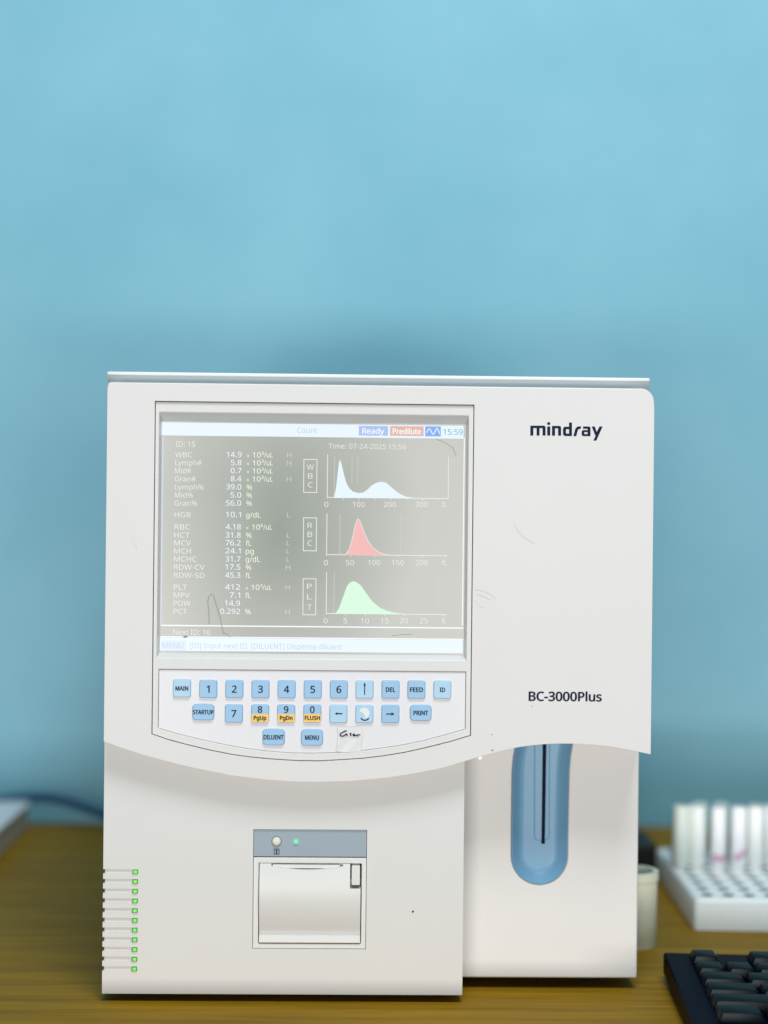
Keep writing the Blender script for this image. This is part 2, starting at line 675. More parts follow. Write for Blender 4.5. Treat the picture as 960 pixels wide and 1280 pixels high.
def b_flags(bm, Y):
    for n, y, v, u, f in rows:
        if f:
            text(bm, f, 361.5 + skew(y), y + 0.5, 6.0, Y, width=5.6 if f == 'H' else 4)


dpart('flag_text', b_flags, M['s_faint'], Y2)
dpart('alarm_text', lambda bm, Y: text(bm, 'R3', 569, 576, 6.0, Y, width=10), M['s_faint'], Y2)
for x, a, b in ((418, 571, 622), (440, 571, 604), (447.2, 571, 604), (425, 643, 694), (501, 643, 694), (417.5, 716, 767), (548, 718, 767)):
    dpart('threshold_line', lambda bm, Y: rect_px(bm, x - 0.35, a, x + 0.35, b, Y), M['s_faint'], Y2)


def frame_px(bm, xa, ya, xb, yb, w, Y):
    rect_px(bm, xa, ya, xb, ya + w, Y)
    rect_px(bm, xa, yb - w, xb, yb, Y)
    rect_px(bm, xa, ya + w, xa + w, yb - w, Y)
    rect_px(bm, xb - w, ya + w, xb, yb - w, Y)


def b_axes(bm, Y):
    for (xa, ya, xb, yb), wd in (((379.2, 573.8, 396.6, 616), 'WBC'), ((378.8, 646.8, 396, 689), 'RBC'), ((378.3, 723, 395.3, 769), 'PLT')):
        frame_px(bm, xa, ya, xb, yb, 1.0, Y)
        for k, ch in enumerate(wd):
            text(bm, ch, (xa + xb) / 2, ya + 10 + k * (yb - ya - 20) / 2, 6.6, Y, width=8.6 if ch == 'W' else 6)
    for x, ya, yb, xe in ((409.3, 568, 623, 560), (408.5, 642, 694.5, 559), (408, 715, 768, 559)):
        rect_px(bm, x - 0.5, ya, x + 0.5, yb, Y)
        rect_px(bm, x + 0.5, yb - 1, xe, yb, Y)
        for k in range(1, 8):
            xx = x + k * (19.8 if ya == 568 else 29.8 if ya == 642 else 24.4)
            if xx < xe:
                rect_px(bm, xx - 0.4, yb + 0.1, xx + 0.4, yb + 2.2, Y)
    rect_px(bm, 560, 571, 560.9, 623, Y)
    for y, lab in ((630.5, ((408, '0'), (448.3, '100'), (487.5, '200'), (527, '300'), (555.5, 'fL'))),
                   (703.3, ((407.5, '0'), (437.5, '50'), (467.7, '100'), (497.3, '150'), (527, '200'), (555.5, 'fL'))),
                   (776, ((407, '0'), (431.7, '5'), (456.2, '10'), (481, '15'), (505, '20'), (529.7, '25'), (555, 'fL')))):
        for x, t in lab:
            text(bm, t, x, y, 6.4, Y, width=5 * len(t) if t != 'fL' else 6)


dpart('axis_text', b_axes, M['s_text'], Y2)
wbc = [(150, 570), (160, 520), (168, 450), (175, 390), (180, 379), (188, 400), (197, 440), (210, 490), (225, 520), (245, 538), (270, 545),
       (295, 543), (315, 530), (335, 510), (355, 497), (375, 490), (395, 489), (410, 494), (430, 510), (455, 532), (480, 550), (510, 563),
       (540, 568), (565, 570)]
rbc = [(205, 856), (225, 830), (240, 780), (255, 710), (265, 680), (272, 672), (280, 685), (300, 740), (320, 785), (345, 818), (375, 842),
       (410, 853), (440, 856)]
plt = [(155, 350), (175, 320), (195, 265), (215, 210), (230, 192), (245, 186), (262, 190), (285, 208), (310, 245), (340, 285), (375, 315),
       (410, 332), (450, 343), (500, 348.5), (560, 350)]
for nm, cv, oy, mt in (('white_curve', wbc, 480, 's_cwhite'), ('red_curve', rbc, 480, 's_cred'), ('green_curve', plt, 680, 's_cgreen')):
    P = [(380 + a / 4, oy + b / 4) for a, b in cv]
    dpart(nm, lambda bm, Y: poly_px(bm, P, Y), M[mt], Y3)
dpart('curve_outline', lambda bm, Y: stroke_px(bm, [(380 + a / 4, 480 + b / 4) for a, b in rbc], 0.8, Y), M['s_text'], Y3 - 0.0002)


for w, P in ((0.7, [(261.5, 780), (261, 768), (259.6, 752), (261, 746), (264.5, 742.5), (267, 745), (270, 756), (274.5, 770), (277, 782), (280, 793)]),
             (0.5, [(280, 791), (284, 793), (288, 797)]), (0.6, [(545, 549), (556, 553), (566, 560), (570, 570)]),
             (0.5, [(490, 795), (500, 793.5), (515, 793)])):
    dpart('scratch', lambda bm, Y: stroke_px(bm, P, w, Y), M['s_smudge'], Y3 - 0.0004)
dpart('dirt_speck', lambda bm, Y: poly_px(bm, [(228, 796), (233, 794.5), (235, 796), (231, 797.4)], Y), M['s_smudge'], Y3 - 0.0004)

# logo and model lettering --------------------------------------------------------
YL = -0.00015


def lz(pts):
    return [(640 + a / 6.857, 510 + b / 6.857) for a, b in pts]


bm = bmesh.new()
for pl in (
    # m
    [(157, 151), (183, 151), (183, 236), (157, 236)], [(183, 151), (211, 151), (211, 172), (183, 172)],
    [(211, 151), (236, 151), (236, 236), (211, 236)], [(236, 151), (272, 151), (262, 172), (236, 172)],
    [(272, 151), (281, 154), (287, 161), (288, 172), (288, 236), (262, 236), (262, 172)],
    # i
    [(302, 158), (328, 158), (328, 236), (302, 236)], [(302, 122), (328, 122), (328, 144), (302, 144)],
    # n
    [(343, 153), (369, 153), (369, 237), (343, 237)], [(369, 153), (404, 153), (395, 174), (369, 174)],
    [(404, 153), (414, 156), (420, 163), (421, 174), (421, 237), (395, 237), (395, 174)],
    # d
    [(489, 124), (514, 124), (514, 240), (489, 240)], [(457, 160), (489, 160), (489, 181), (463, 181)],
    [(457, 160), (463, 181), (463, 219), (457, 240), (445, 236), (438, 226), (437, 214), (437, 184), (440, 170), (447, 162)],
    [(463, 219), (489, 219), (489, 240), (457, 240)],
    # r
    [(526, 241), (541, 184), (566, 186), (551, 241)], [(541, 184), (548, 170), (560, 160), (578, 180), (570, 181), (566, 186)],
    [(560, 160), (572, 157), (594, 157), (587, 180), (578, 180)],
    # a
    [(648, 178), (658, 158), (668, 162), (673, 172), (673, 241), (648, 241)], [(609, 158), (658, 158), (648, 178), (609, 178)],
    [(613, 189), (648, 189), (648, 206), (620, 206)], [(613, 189), (620, 206), (620, 223), (612, 241), (602, 237), (597, 228), (597, 204), (602, 193)],
    [(620, 223), (648, 223), (648, 241), (612, 241)],
    # y
    [(683, 158), (710, 158), (726, 205), (716, 240)], [(750, 158), (777, 158), (723, 279), (697, 279), (716, 240), (726, 205)],
):
    poly_px(bm, lz(pl), YL)
sub(flat_obj('maker_lettering', bm, M['ink'], cover), cover)
bm = bmesh.new()
text(bm, 'BC-3000Plus', 706.6, 870.6, 11.2, YL, width=91, bold=0.026)
sub(flat_obj('model_lettering', bm, M['ink'], cover), cover)


def blot(name, pts, mat, p, Y):
    bm = bmesh.new()
    poly_px(bm, pts, Y)
    return sub(flat_obj(name, bm, mat, p), p)


def dots(n, cx, cy, rx, ry, rmin, rmax, Y, seed):
    rnd = random.Random(seed)
    bm = bmesh.new()
    for k in range(n):
        x, y = cx + rnd.uniform(-rx, rx), cy + rnd.uniform(-ry, ry)
        r = rnd.uniform(rmin, rmax)
        poly_px(bm, [(x + r * math.cos(a) * rnd.uniform(.7, 1.3), y + r * math.sin(a)) for a in [i * PI / 3.5 for i in range(7)]], Y)
    return bm


# small wear marks on the cover
for P in ([(614, 937), (616.5, 936.8), (617, 938.4), (614.5, 938.8)], [(613.5, 918), (615.4, 917.7), (615.6, 918.5), (614, 918.8)],
          [(664, 882.6), (666, 882.5), (666, 883.2), (664.6, 883.4)]):
    blot('dirt_speck', P, M['stain'], cover, YL)
faint = plastic('scuff_faint', (0.60, 0.575, 0.59), 0.5, 0.08, 300)
fainter = plastic('scuff_fainter', (0.635, 0.60, 0.58), 0.5, 0.05, 300)
for w, mt, P in ((1.0, faint, [(594, 737), (603, 738), (612, 742), (620, 748)]), (0.8, faint, [(596, 743), (604, 745), (613, 750)]),
                 (0.7, faint, [(594, 750), (599, 757), (606, 760)]), (1.2, fainter, [(643, 655), (648, 664), (656, 672), (668, 679)]),
                 (0.7, fainter, [(166, 672), (168, 680), (172, 687)])):
    bm = stroke_px(bmesh.new(), P, w, YL)
    sub(flat_obj('scuff_mark', bm, mt, cover), cover)
bm = bmesh.new()
poly_px(bm, [(597, 947.5), (601.5, 945.2), (602.5, 947.2), (600, 950)], YL)
sub(flat_obj('paint_chip', bm, M['chip'], cover), cover)

# keys --------------------------------------------------------------------------
YKT = YK - 0.0013               # top of a key


def key_mesh(cx, cy, w, h, r):
    x, z = W(cx, cy, YKT)
    s = S(YKT)
    L = []
    for dy, d in ((YK + 0.0002, 0.0), (YK - 0.0006, 0.0), (YK - 0.0010, 0.35), (YKT, 1.0)):
        L.append([(px - x, dy, pz - z) for px, pz in rrect(x, z, (w - 2 * d) * s, (h - 2 * d) * s, max(r - d, 0.6) * s, 4)])
    return loft(L), x, z


def add_key(cx, cy, label, word=None, cap=6.0, width=None, w=22.4, h=22.6, r=2.8, mat='key', dyt=0.0, draw=None, bold=0.012):
    bm, x, z = key_mesh(cx, cy, w, h, r)
    o = obj('key', bm, M[mat], smooth=30)
    o.location = (x, 0, z)
    part(o)
    o['label'] = label
    t = bmesh.new()
    Yt = YKT - 0.00012
    if word:
        text(t, word, cx, cy + dyt, cap, Yt, width=width, bold=bold)
    if draw:
        draw(t, Yt)
    k = flat_obj('lettering', t, M['ink'], o)
    k.matrix_parent_inverse = Matrix.Translation((-x, 0, -z))
    return o


R1, R2 = 861.3, 892.0
add_key(227.3, 860.5, 'pale blue key marked MAIN', 'MAIN', 5.2, 15.5, mat='key_pale')
for i, c in enumerate('123456'):
    add_key(260.2 + 32.68 * i, R1 + 0.1 * i, 'blue key marked ' + c, c, 8.6, None if c != '1' else None)


def up_arrow(t, Y):
    rect_px(t, 455.2, 855.5, 456.4, 868.5, Y)
    poly_px(t, [(455.8, 852.8), (457.5, 857.4), (456.4, 856.6), (455.2, 856.6), (454.1, 857.4)], Y)


add_key(455.8, R1 + 0.6, 'pale blue key with an upward arrow', draw=up_arrow, mat='key_pale')
add_key(488.2, R1 + 0.7, 'blue key marked DEL', 'DEL', 5.4, 11.5)
add_key(520.6, R1 + 0.8, 'blue key marked FEED', 'FEED', 5.4, 16)
add_key(553, R1 + 0.9, 'blue key marked ID', 'ID', 5.4, 6.4, mat='key_pale')
add_key(254, 890.2, 'wide blue key marked STARTUP', 'STARTUP', 5.2, 25.5, w=27.5, h=20.5, r=5, mat='key')
add_key(292.3, R2, 'blue key marked 7', '7', 8.6)
for i, (c, wd, ww) in enumerate((('8', 'PgUp', 15.5), ('9', 'PgDn', 15.5), ('0', 'FLUSH', 18.5))):
    cx = 325.0 + 32.7 * i
    o = add_key(cx, R2 + 0.1 * i, 'blue and yellow key marked %s %s' % (c, wd), c, 8.0, None, dyt=-5.2)
    t = bmesh.new()
    rect_px(t, cx - 10.6, R2 + 0.6, cx + 10.6, R2 + 10.6, YKT - 0.0001)
    k = flat_obj('yellow_band', t, M['yellow'], o)
    k.matrix_parent_inverse = Matrix.Translation((-o.location.x, 0, -o.location.z))
    t = bmesh.new()
    text(t, wd, cx, R2 + 5.4, 5.0, YKT - 0.0002, width=ww, bold=0.014)
    k = flat_obj('lettering', t, M['black_ink'], o)
    k.matrix_parent_inverse = Matrix.Translation((-o.location.x, 0, -o.location.z))


def l_arrow(t, Y):
    rect_px(t, 421.5, 891.4, 428, 892.8, Y)
    poly_px(t, [(418.4, 892.1), (422.2, 890.2), (421.5, 891.4), (421.5, 892.8), (422.2, 894)], Y)


def r_arrow(t, Y):
    rect_px(t, 482.6, 891.8, 489.5, 893.2, Y)
    poly_px(t, [(493.2, 892.5), (489, 890.2), (489.5, 891.8), (489.5, 893.2), (489, 894.8)], Y)


def d_arrow(t, Y):
    stroke_px(t, [(451, 897.6), (452.6, 899.3), (455, 900.3), (457.6, 900.2), (460, 899), (461, 897.6)], 1.5, Y)


add_key(423, R2 + 0.4, 'pale blue key with a leftward arrow', draw=l_arrow, mat='key_pale')
o = add_key(455.5, R2 + 0.5, 'worn pale key with a whitish patch over its arrow', draw=d_arrow, mat='key_pale')
t = bmesh.new()
poly_px(t, [(449, 889), (450.5, 886), (453.5, 884.6), (457.5, 884.8), (460.6, 887), (461.8, 890.5), (461, 894.5), (458.5, 897.3), (456, 897.6),
            (456.2, 894), (453.6, 891.4)], YKT - 0.00016)
k = flat_obj('worn_patch', t, plastic('worn_cream', (0.74, 0.74, 0.68), 0.5, 0.1, 200), o)
k.matrix_parent_inverse = Matrix.Translation((-o.location.x, 0, -o.location.z))
add_key(488, R2 + 0.6, 'blue key with a rightward arrow', draw=r_arrow)
add_key(526, 891.2, 'wide blue key marked PRINT', 'PRINT', 5.4, 18, w=27.2, h=20, r=5)
add_key(342, 921.5, 'wide blue key marked DILUENT', 'DILUENT', 5.4, 24.5, w=28, h=20.5, r=5)
add_key(390, 922, 'wide blue key marked MENU', 'MENU', 5.4, 17, w=27.6, h=20.5, r=5)

# taped paper label with handwriting
bm = bmesh.new()
YT = YK - 0.0009
x_, z_ = W(438, 924, YT)
s = S(YT)
nx, ny = 10, 9
V = []
for j in range(ny + 1):
    row = []
    for i in range(nx + 1):
        u, v = i / nx, j / ny
        px = 421.5 + 31 * u + 1.2 * math.sin(v * 5)
        py = 908 + 31.5 * v + 0.8 * math.sin(u * 4)
        xx, zz = W(px, py, YT)
        row.append(bm.verts.new((xx, YT + 0.00010 * math.sin(u * 9 + v * 7) * (0.3 + v), zz)))
    V.append(row)
for j in range(ny):
    for i in range(nx):
        bm.faces.new((V[j][i], V[j][i + 1], V[j + 1][i + 1], V[j + 1][i]))
r_ = bmesh.ops.extrude_face_region(bm, geom=bm.faces[:])
bmesh.ops.translate(bm, verts=[v for v in r_['geom'] if isinstance(v, bmesh.types.BMVert)], vec=(0, 0.0003, 0))
tape = part(obj('tape_label', bm, M['tape'], smooth=50))
tape['label'] = 'wrinkled white tape with handwritten word'
YH = YT - 0.0006
bm = bmesh.new()
hx = lambda pts: [(400 + a / 12, 895 + b / 12) for a, b in pts]
for st in ([(402, 230), (385, 222), (355, 238), (310, 262), (298, 280), (312, 300), (340, 305), (370, 292), (395, 270), (402, 268), (406, 290), (414, 298)],
           [(456, 255), (458, 285), (470, 300)], [(446, 268), (472, 264)],
           [(492, 285), (512, 284), (520, 275), (508, 270), (495, 282), (500, 296), (520, 300), (540, 288)],
           [(552, 280), (560, 312)], [(556, 296), (570, 282), (605, 284)]):
    stroke_px(bm, hx(st), 1.5, YH)
sub(flat_obj('handwriting', bm, M['pen'], tape), tape)

# lower left panel -----------------------------------------------------------------
px0, px1 = W(129, 1080, YP)[0], W(579.3, 1100, YP)[0]
pz1 = W(380, 915, YP)[1]
bm = prism([(px0, BOTZ), (px1, BOTZ), (px1, pz1), (px0, pz1)], YP, 0.055)
lower = part(obj('lower_panel', bm, M['body']))
cuts = []
gx1 = W(164, 1150, YP)[0]
sP = S(YP)
vents = [W(168.5, 1089.6 + 12.13 * i, YP)[1] for i in range(11)]
bm = bmesh.new()
for z in vents:
    box(bm, px0 - 0.01, gx1, YP - 0.01, YP + 0.0010, z - 2.9 * sP, z + 2.9 * sP)
cuts.append(bm)
bm = bmesh.new()
for z in vents:
    box(bm, px0 - 0.01, px0 + 0.0011, YP - 0.012, 0.045, z - 2.6 * sP, z + 2.2 * sP)
cuts.append(bm)
# printer opening
pa, pb = W(316.8, 1036.5, YP), W(457.3, 1187, YP)
cuts.append(prism([(pa[0], pb[1]), (pb[0], pb[1]), (pb[0], pa[1]), (pa[0], pa[1])], YP - 0.01, YP + 0.024))
carve(lower, cuts, 0.0007, 2)
# lamps at the inner ends of the slots
first = None
for i, z in enumerate(vents):
    if first is None:
        x = W(168.5, 1150, YP)[0]
        L = []
        for dy, d in ((0.0006, 0.0), (-0.0003, 0.0), (-0.0007, 0.5)):
            L.append([(a, dy, b) for a, b in rrect(0, 0, (7.2 - 2 * d) * sP, (5.8 - 2 * d) * sP, 0.7 * sP, 2)])
        lamp = obj('indicator_lamp', loft(L), M['lamp_body'])
        lamp.location = (x, YP, z)
        part(lamp)
        L = []
        for dy, d in ((-0.0006, 0.0), (-0.00095, 0.3)):
            L.append([(a + 0.3 * sP, dy, b) for a, b in rrect(0, 0, (4.4 - 2 * d) * sP, (3.8 - 2 * d) * sP, 0.9 * sP, 3)])
        lens = obj('lens', loft(L), M['lamp_lens'], lamp)
        first = lamp
    else:
        c = lamp.copy()
        COL.objects.link(c)
        c.location.z = z
        d = lens.copy()
        COL.objects.link(d)
        d.parent = c

# printer ---------------------------------------------------------------------------
YF = YP + 0.0012
pm = [(pa[0] + pb[0]) / 2, (pa[1] + pb[1]) / 2]
pw, ph = pb[0] - pa[0], pa[1] - pb[1]


def pz(y): return W(387, y, YF)[1]
def pxx(x): return W(x, 1110, YF)[0]


g = 0.00014
bm = prism([(pa[0] + g, pb[1] + g), (pb[0] - g, pb[1] + g), (pb[0] - g, pz(1071.8)), (pa[0] + g, pz(1071.8))], YF, YF + 0.018)
printer = part(obj('thermal_printer', bm, M['door']))
dx0, dx1, dz1, dz0 = pxx(323.6), pxx(451.5), pz(1079.6), pz(1179.5)
carve(printer, [prism([(dx0 - g, dz0 - g), (dx1 + g, dz0 - g), (dx1 + g, dz1 + g), (dx0 - g, dz1 + g)], YF - 0.01, YF + 0.015)], 0.0005, 2)


def psub(name, bm, mat, smooth=35):
    return sub(obj(name, bm, mat, printer, smooth), printer)


bm = bmesh.new()
box(bm, dx0 - g * 2, dx1 + g * 2, YF + 0.0125, YF + 0.0145, dz0 - g * 2, dz1 + g * 2)
psub('printer_well', bm, M['well'], 0)
# control strip
bm = prism([(pa[0] + g, pz(1071.0)), (pb[0] - g, pz(1071.0)), (pb[0] - g, pa[1] - g), (pa[0] + g, pa[1] - g)], YF - 0.0003, YF + 0.018)
strip = psub('control_strip', bm, M['strip'])
carve(strip, [], 0.0004, 2)
bm = bmesh.new()
cx, cz = W(345.8, 1051.3, YF)


def disc(cx, cz, r, y0, y1, dome=0.0, n=28):
    L = []
    for y, rr in ((y1, r), (y0, r), (y0 - dome * 0.6, r * 0.86), (y0 - dome, r * 0.5)):
        L.append([(cx + rr * math.cos(2 * PI * k / n), y, cz + rr * math.sin(2 * PI * k / n)) for k in range(n)])
    return loft(L)


psub('feed_button', disc(cx, cz, 5.4 * S(YF), YF - 0.0012, YF + 0.002, 0.0006), M['cream'], 50)
psub('button_ring', disc(cx, cz, 6.5 * S(YF), YF - 0.0005, YF + 0.002, 0.0001), plastic('ring_grey', (0.16, 0.17, 0.18), 0.5), 50)
cx, cz = W(370, 1051.6, YF)
psub('power_lamp', disc(cx, cz, 2.9 * S(YF), YF - 0.0008, YF + 0.002, 0.0008), M['led'], 50)
bm = bmesh.new()
Yi = YF - 0.00045
frame_px(bm, 342.3, 1061, 349.2, 1068, 0.8, Yi)
rect_px(bm, 345.2, 1063.4, 346.4, 1067.1, Yi)
poly_px(bm, [(344.2, 1063.9), (345.8, 1061.9), (347.4, 1063.9)], Yi)
sub(flat_obj('feed_symbol', bm, M['ink'], printer), printer)
# curved door
dh = dz1 - dz0
lat0, lat1, latz = pxx(438.3), pxx(451.2), pz(1108.5)


def door_profile():
    P = []
    n = 22
    zl = dz0 + 11.5 * S(YF)
    for k in range(n + 1):
        t = k / n
        z = dz1 - (dz1 - zl) * t
        y = YF + 0.0032 - 0.0062 * math.sin(PI * (0.16 + 0.78 * t)) ** 0.9
        P.append((y, z))
    P.append((YF + 0.0022, zl - 0.0002))
    P.append((YF - 0.0004, zl - 0.0006))
    P.append((YF - 0.0008, dz0 + 0.0009))
    P.append((YF + 0.0002, dz0 + 0.0003))
    return P


prof = door_profile()


def slab(xa, xb, prof, back):
    front = prof
    loopA = [(xa, y, z) for y, z in front] + [(xa, back, front[-1][1]), (xa, back, front[0][1])]
    loopB = [(xb, y, z) for y, z in front] + [(xb, back, front[-1][1]), (xb, back, front[0][1])]
    return loft([loopA, loopB])


door = psub('paper_door', slab(dx0 + 0.0004, dx1 - 0.0004, prof, YF + 0.012), M['door'], 40)
sl0, sl1 = pxx(339), pxx(428.5)
zs = pz(1085)
c1 = bmesh.new()
box(c1, lat0 - 0.0004, lat1 + 0.003, YF - 0.02, YF + 0.0105, latz - 0.0003, dz1 + 0.004)
# paper slot: a shallow dished notch whose lower edge bows
npt = 14
arc = [(sl0 + (sl1 - sl0) * k / npt, zs + 0.0012 - 0.0022 * math.sin(PI * k / npt)) for k in range(npt + 1)]
c2 = prism(arc + [(sl1, dz1 + 0.004), (sl0, dz1 + 0.004)], YF - 0.02, YF + 0.0032)
carve(door, [c1, c2], 0.0004, 2)
bm = bmesh.new()
box(bm, sl0 + 0.0008, sl1 - 0.002, YF + 0.0006, YF + 0.003, pz(1085.5), dz1 - 0.0007)
psub('tear_bar', bm, M['door'], 0)
bm = prism(rrect((lat0 + lat1) / 2 - 0.0001, (latz + dz1) / 2 + 0.0007, lat1 - lat0 - 0.0012, dz1 - latz - 0.0026, 0.0006, 3), YF - 0.0035, YF + 0.010)
latch = psub('door_latch', bm, M['door'])
carve(latch, [], 0.0004, 2)

# right lower panel with the blue sampling recess ---------------------------------------
rx0, rx1 = px1 - 0.004, (W(799.5, 960, YR)[0] + W(796, 1200, YR)[0]) / 2
rz0 = W(690, 1222.5, YR)[1]
rz1 = W(690, 905, YR)[1]
bm = prism([(rx0, rz0), (rx1, rz0), (rx1, rz1), (rx0, rz1)], YR, 0.055)
right = part(obj('right_panel', bm, plastic('panel_plastic', (0.70, 0.672, 0.65), 0.45, 0.02, 9, 0.08, 1500)))
prad = 35.2
# outline of the recess in photo pixels (counter-clockwise in X,Z): down the left, round, up the right


def recess(inset, flare=0.0):
    P = []
    r = prad - inset
    top = 912
    left = [(646.5, top), (645, 931), (642, 946), (640.3, 965), (639.8, 1000), (639.4, 1040)]
    for px, py in left:
        P.append((px + inset, py))
    for k in range(17):
        a = PI + PI * k / 16
        P.append((674.4 + r * math.cos(a), 1070.5 - r * math.sin(a)))
    rightp = [(709.8, 1040), (710.6, 1000), (711.4, 965), (713, 946), (715.5, 931), (716, top)]
    for px, py in rightp:
        P.append((px - inset, py))
    return P


def rec3(inset, depth, flare=0.0):
    return [(lambda q: (q[0], YR + depth, q[1]))(W(px, py, YR)) for px, py in recess(inset, flare)]


cut = loft([[(x, YR - 0.01, z) for x, y, z in rec3(0, 0)], [(x, YR + 0.05, z) for x, y, z in rec3(0, 0)]])
carve(right, [cut], 0.0012, 3)
L = [rec3(0.3, 0.0035), rec3(0.4, -0.0003), rec3(1.3, -0.0005), rec3(2.2, 0.0003), rec3(9.5, 0.0052), rec3(11.5, 0.0062), rec3(14, 0.0069), rec3(17, 0.0072)]
probe = part(obj('sampling_recess', loft(L, False, False), M['probe'], smooth=50))
bm = bmesh.new()
bm.faces.new([bm.verts.new(p) for p in rec3(16.9, 0.00719)])
sub(obj('recess_floor', bm, M['probe'], probe, 0), probe)
# raised guide with the probe slot
ga, gb = W(668.5, 915, YR), W(690, 1054, YR)
YG = YR + 0.0064
L = []
gx = [(668.5, 912), (668.0, 1050), (670.5, 1054.5), (687.0, 1054.5), (689.5, 1050), (690.5, 912)]
for d, y in ((0, YR + 0.0076), (2.2, YG)):
    L.append([(lambda q: (q[0], y, q[1]))(W(px + (d if px < 679 else -d), py - (d if py > 1040 else 0), YR)) for px, py in gx])
guide = sub(obj('probe_guide', loft(L, False, True), M['probe'], probe, 20), probe)
bm = bmesh.new()
L = []
sl = [(678.6, 912), (676.9, 1054.5), (680.9, 1054.5), (683.0, 912)]
for y in (YG - 0.0006, YG + 0.001):
    L.append([(lambda q: (q[0], y, q[1]))(W(px, py, YG)) for px, py in sl])
sub(obj('probe_slot_strip', loft(L), M['slot'], probe, 0), probe)  # dark strip on the guide stands for the slot

# wear marks on the lower panels
bm = bmesh.new()
Ym = YP - 0.00015
poly_px(bm, [(514.5, 1139.5), (517, 1138), (517.6, 1139.5), (515.6, 1141.2)], Ym)
sub(flat_obj('dark_speck', bm, M['black_ink'], lower), lower)

# feet
for i, (fx, fy) in enumerate(((W(735, 1200, 0.07)[0], 0.068), (px0 + 0.035, 0.05), (px0 + 0.035, 0.36), (rx1 - 0.035, 0.36))):
    n = 24
    L = []
    for z, rr in ((BOTZ + 0.005, 0.011), (0.002, 0.0105), (0.0, 0.0095)):
        L.append([(fx + rr * math.cos(2 * PI * k / n), fy + rr * math.sin(2 * PI * k / n), z) for k in range(n)])
    part(obj('foot', loft(L), M['rubber']))

# ================================================================== table and wall
YW = 0.547


def wall_mat():
    m, nt, b = new_mat('blue_wall_paint')
    tc = nt.nodes.new('ShaderNodeTexCoord')
    n = nt.nodes.new('ShaderNodeTexNoise')
    n.inputs['Scale'].default_value = 5.0
    n.inputs['Detail'].default_value = 5
    n.inputs['Roughness'].default_value = 0.55
    nt.links.new(tc.outputs['Object'], n.inputs['Vector'])
    cr = nt.nodes.new('ShaderNodeValToRGB')
    cr.color_ramp.elements[0].position = 0.3
    cr.color_ramp.elements[1].position = 0.7
    cr.color_ramp.elements[0].color = (0.165, 0.405, 0.51, 1)
    cr.color_ramp.elements[1].color = (0.212, 0.455, 0.56, 1)
    nt.links.new(n.outputs['Fac'], cr.inputs[0])
    nt.links.new(cr.outputs[0], b.inputs['Base Color'])
    b.inputs['Roughness'].default_value = 0.5
    b.inputs['Specular IOR Level'].default_value = 0.35
    n2 = nt.nodes.new('ShaderNodeTexNoise')
    n2.inputs['Scale'].default_value = 9.0
    n2.inputs['Detail'].default_value = 6
    nt.links.new(tc.outputs['Object'], n2.inputs['Vector'])
    bp = nt.nodes.new('ShaderNodeBump')
    bp.inputs['Strength'].default_value = 0.25
    bp.inputs['Distance'].default_value = 0.01
    nt.links.new(n2.outputs['Fac'], bp.inputs['Height'])
    nt.links.new(bp.outputs['Normal'], b.inputs['Normal'])
    return m


M['wall'] = wall_mat()
bm = bmesh.new()
box(bm, -2.2, 2.2, YW, YW + 0.12, -0.8, 2.2)
tag(obj('wall', bm, M['wall'], smooth=0), 'plain light blue painted wall behind the blood analyser', kind='structure')


def wood_mat():
    m, nt, b = new_mat('table_wood')
    tc = nt.nodes.new('ShaderNodeTexCoord')
    mp = nt.nodes.new('ShaderNodeMapping')
    mp.inputs['Scale'].default_value = (1.6, 30.0, 10.0)
    nt.links.new(tc.outputs['Object'], mp.inputs['Vector'])
    n = nt.nodes.new('ShaderNodeTexNoise')
    n.inputs['Scale'].default_value = 3.0
    n.inputs['Detail'].default_value = 8
    n.inputs['Roughness'].default_value = 0.62
    n.inputs['Distortion'].default_value = 0.4
    nt.links.new(mp.outputs['Vector'], n.inputs['Vector'])
    cr = nt.nodes.new('ShaderNodeValToRGB')
    e = cr.color_ramp.elements
    e[0].position = 0.30
    e[0].color = (0.175, 0.088, 0.004, 1)
    e[1].position = 0.72
    e[1].color = (0.35, 0.192, 0.008, 1)
    x = e.new(0.5)
    x.color = (0.275, 0.145, 0.006, 1)
    nt.links.new(n.outputs['Fac'], cr.inputs[0])
    nt.links.new(cr.outputs[0], b.inputs['Base Color'])
    b.inputs['Roughness'].default_value = 0.55
    b.inputs['IOR'].default_value = 1.22
    bp = nt.nodes.new('ShaderNodeBump')
    bp.inputs['Strength'].default_value = 0.15
    bp.inputs['Distance'].default_value = 0.0006
    nt.links.new(n.outputs['Fac'], bp.inputs['Height'])
    nt.links.new(bp.outputs['Normal'], b.inputs['Normal'])
    return m


M['wood'] = wood_mat()
bm = bmesh.new()
box(bm, -1.1, 1.1, -0.10, YW - 0.002, -0.03, 0.0)
t = tag(obj('table', bm, M['wood'], smooth=0), 'yellow-brown wooden table top carrying the blood analyser', 'table')
carve(t, [], 0.002, 2)

# ================================================================== things on the table
# low white box at the left edge
bx1, by1 = G(35, 1037)
bx0 = bx1 - 0.16
bm = bmesh.new()
box(bm, -0.16, 0, -0.20, 0, 0.0, 0.0215)
M['box'] = plastic('box_card', (0.70, 0.70, 0.72), 0.5, 0.04, 30)
M['box_side'] = plastic('box_side', (0.50, 0.42, 0.34), 0.6, 0.05, 30)
t = empty('flat_box', (bx1, by1, 0), 'flat pale box with beige sides on the table, cut off by the photo edge', 'box')
o = obj('box_base', bm, M['box_side'], t, 0)
carve(o, [], 0.0015, 2)
bm = bmesh.new()
box(bm, -0.162, 0.0015, -0.202, 0.0015, 0.0216, 0.0276)
o = obj('box_lid', bm, M['box'], t, 0)
carve(o, [], 0.002, 2)


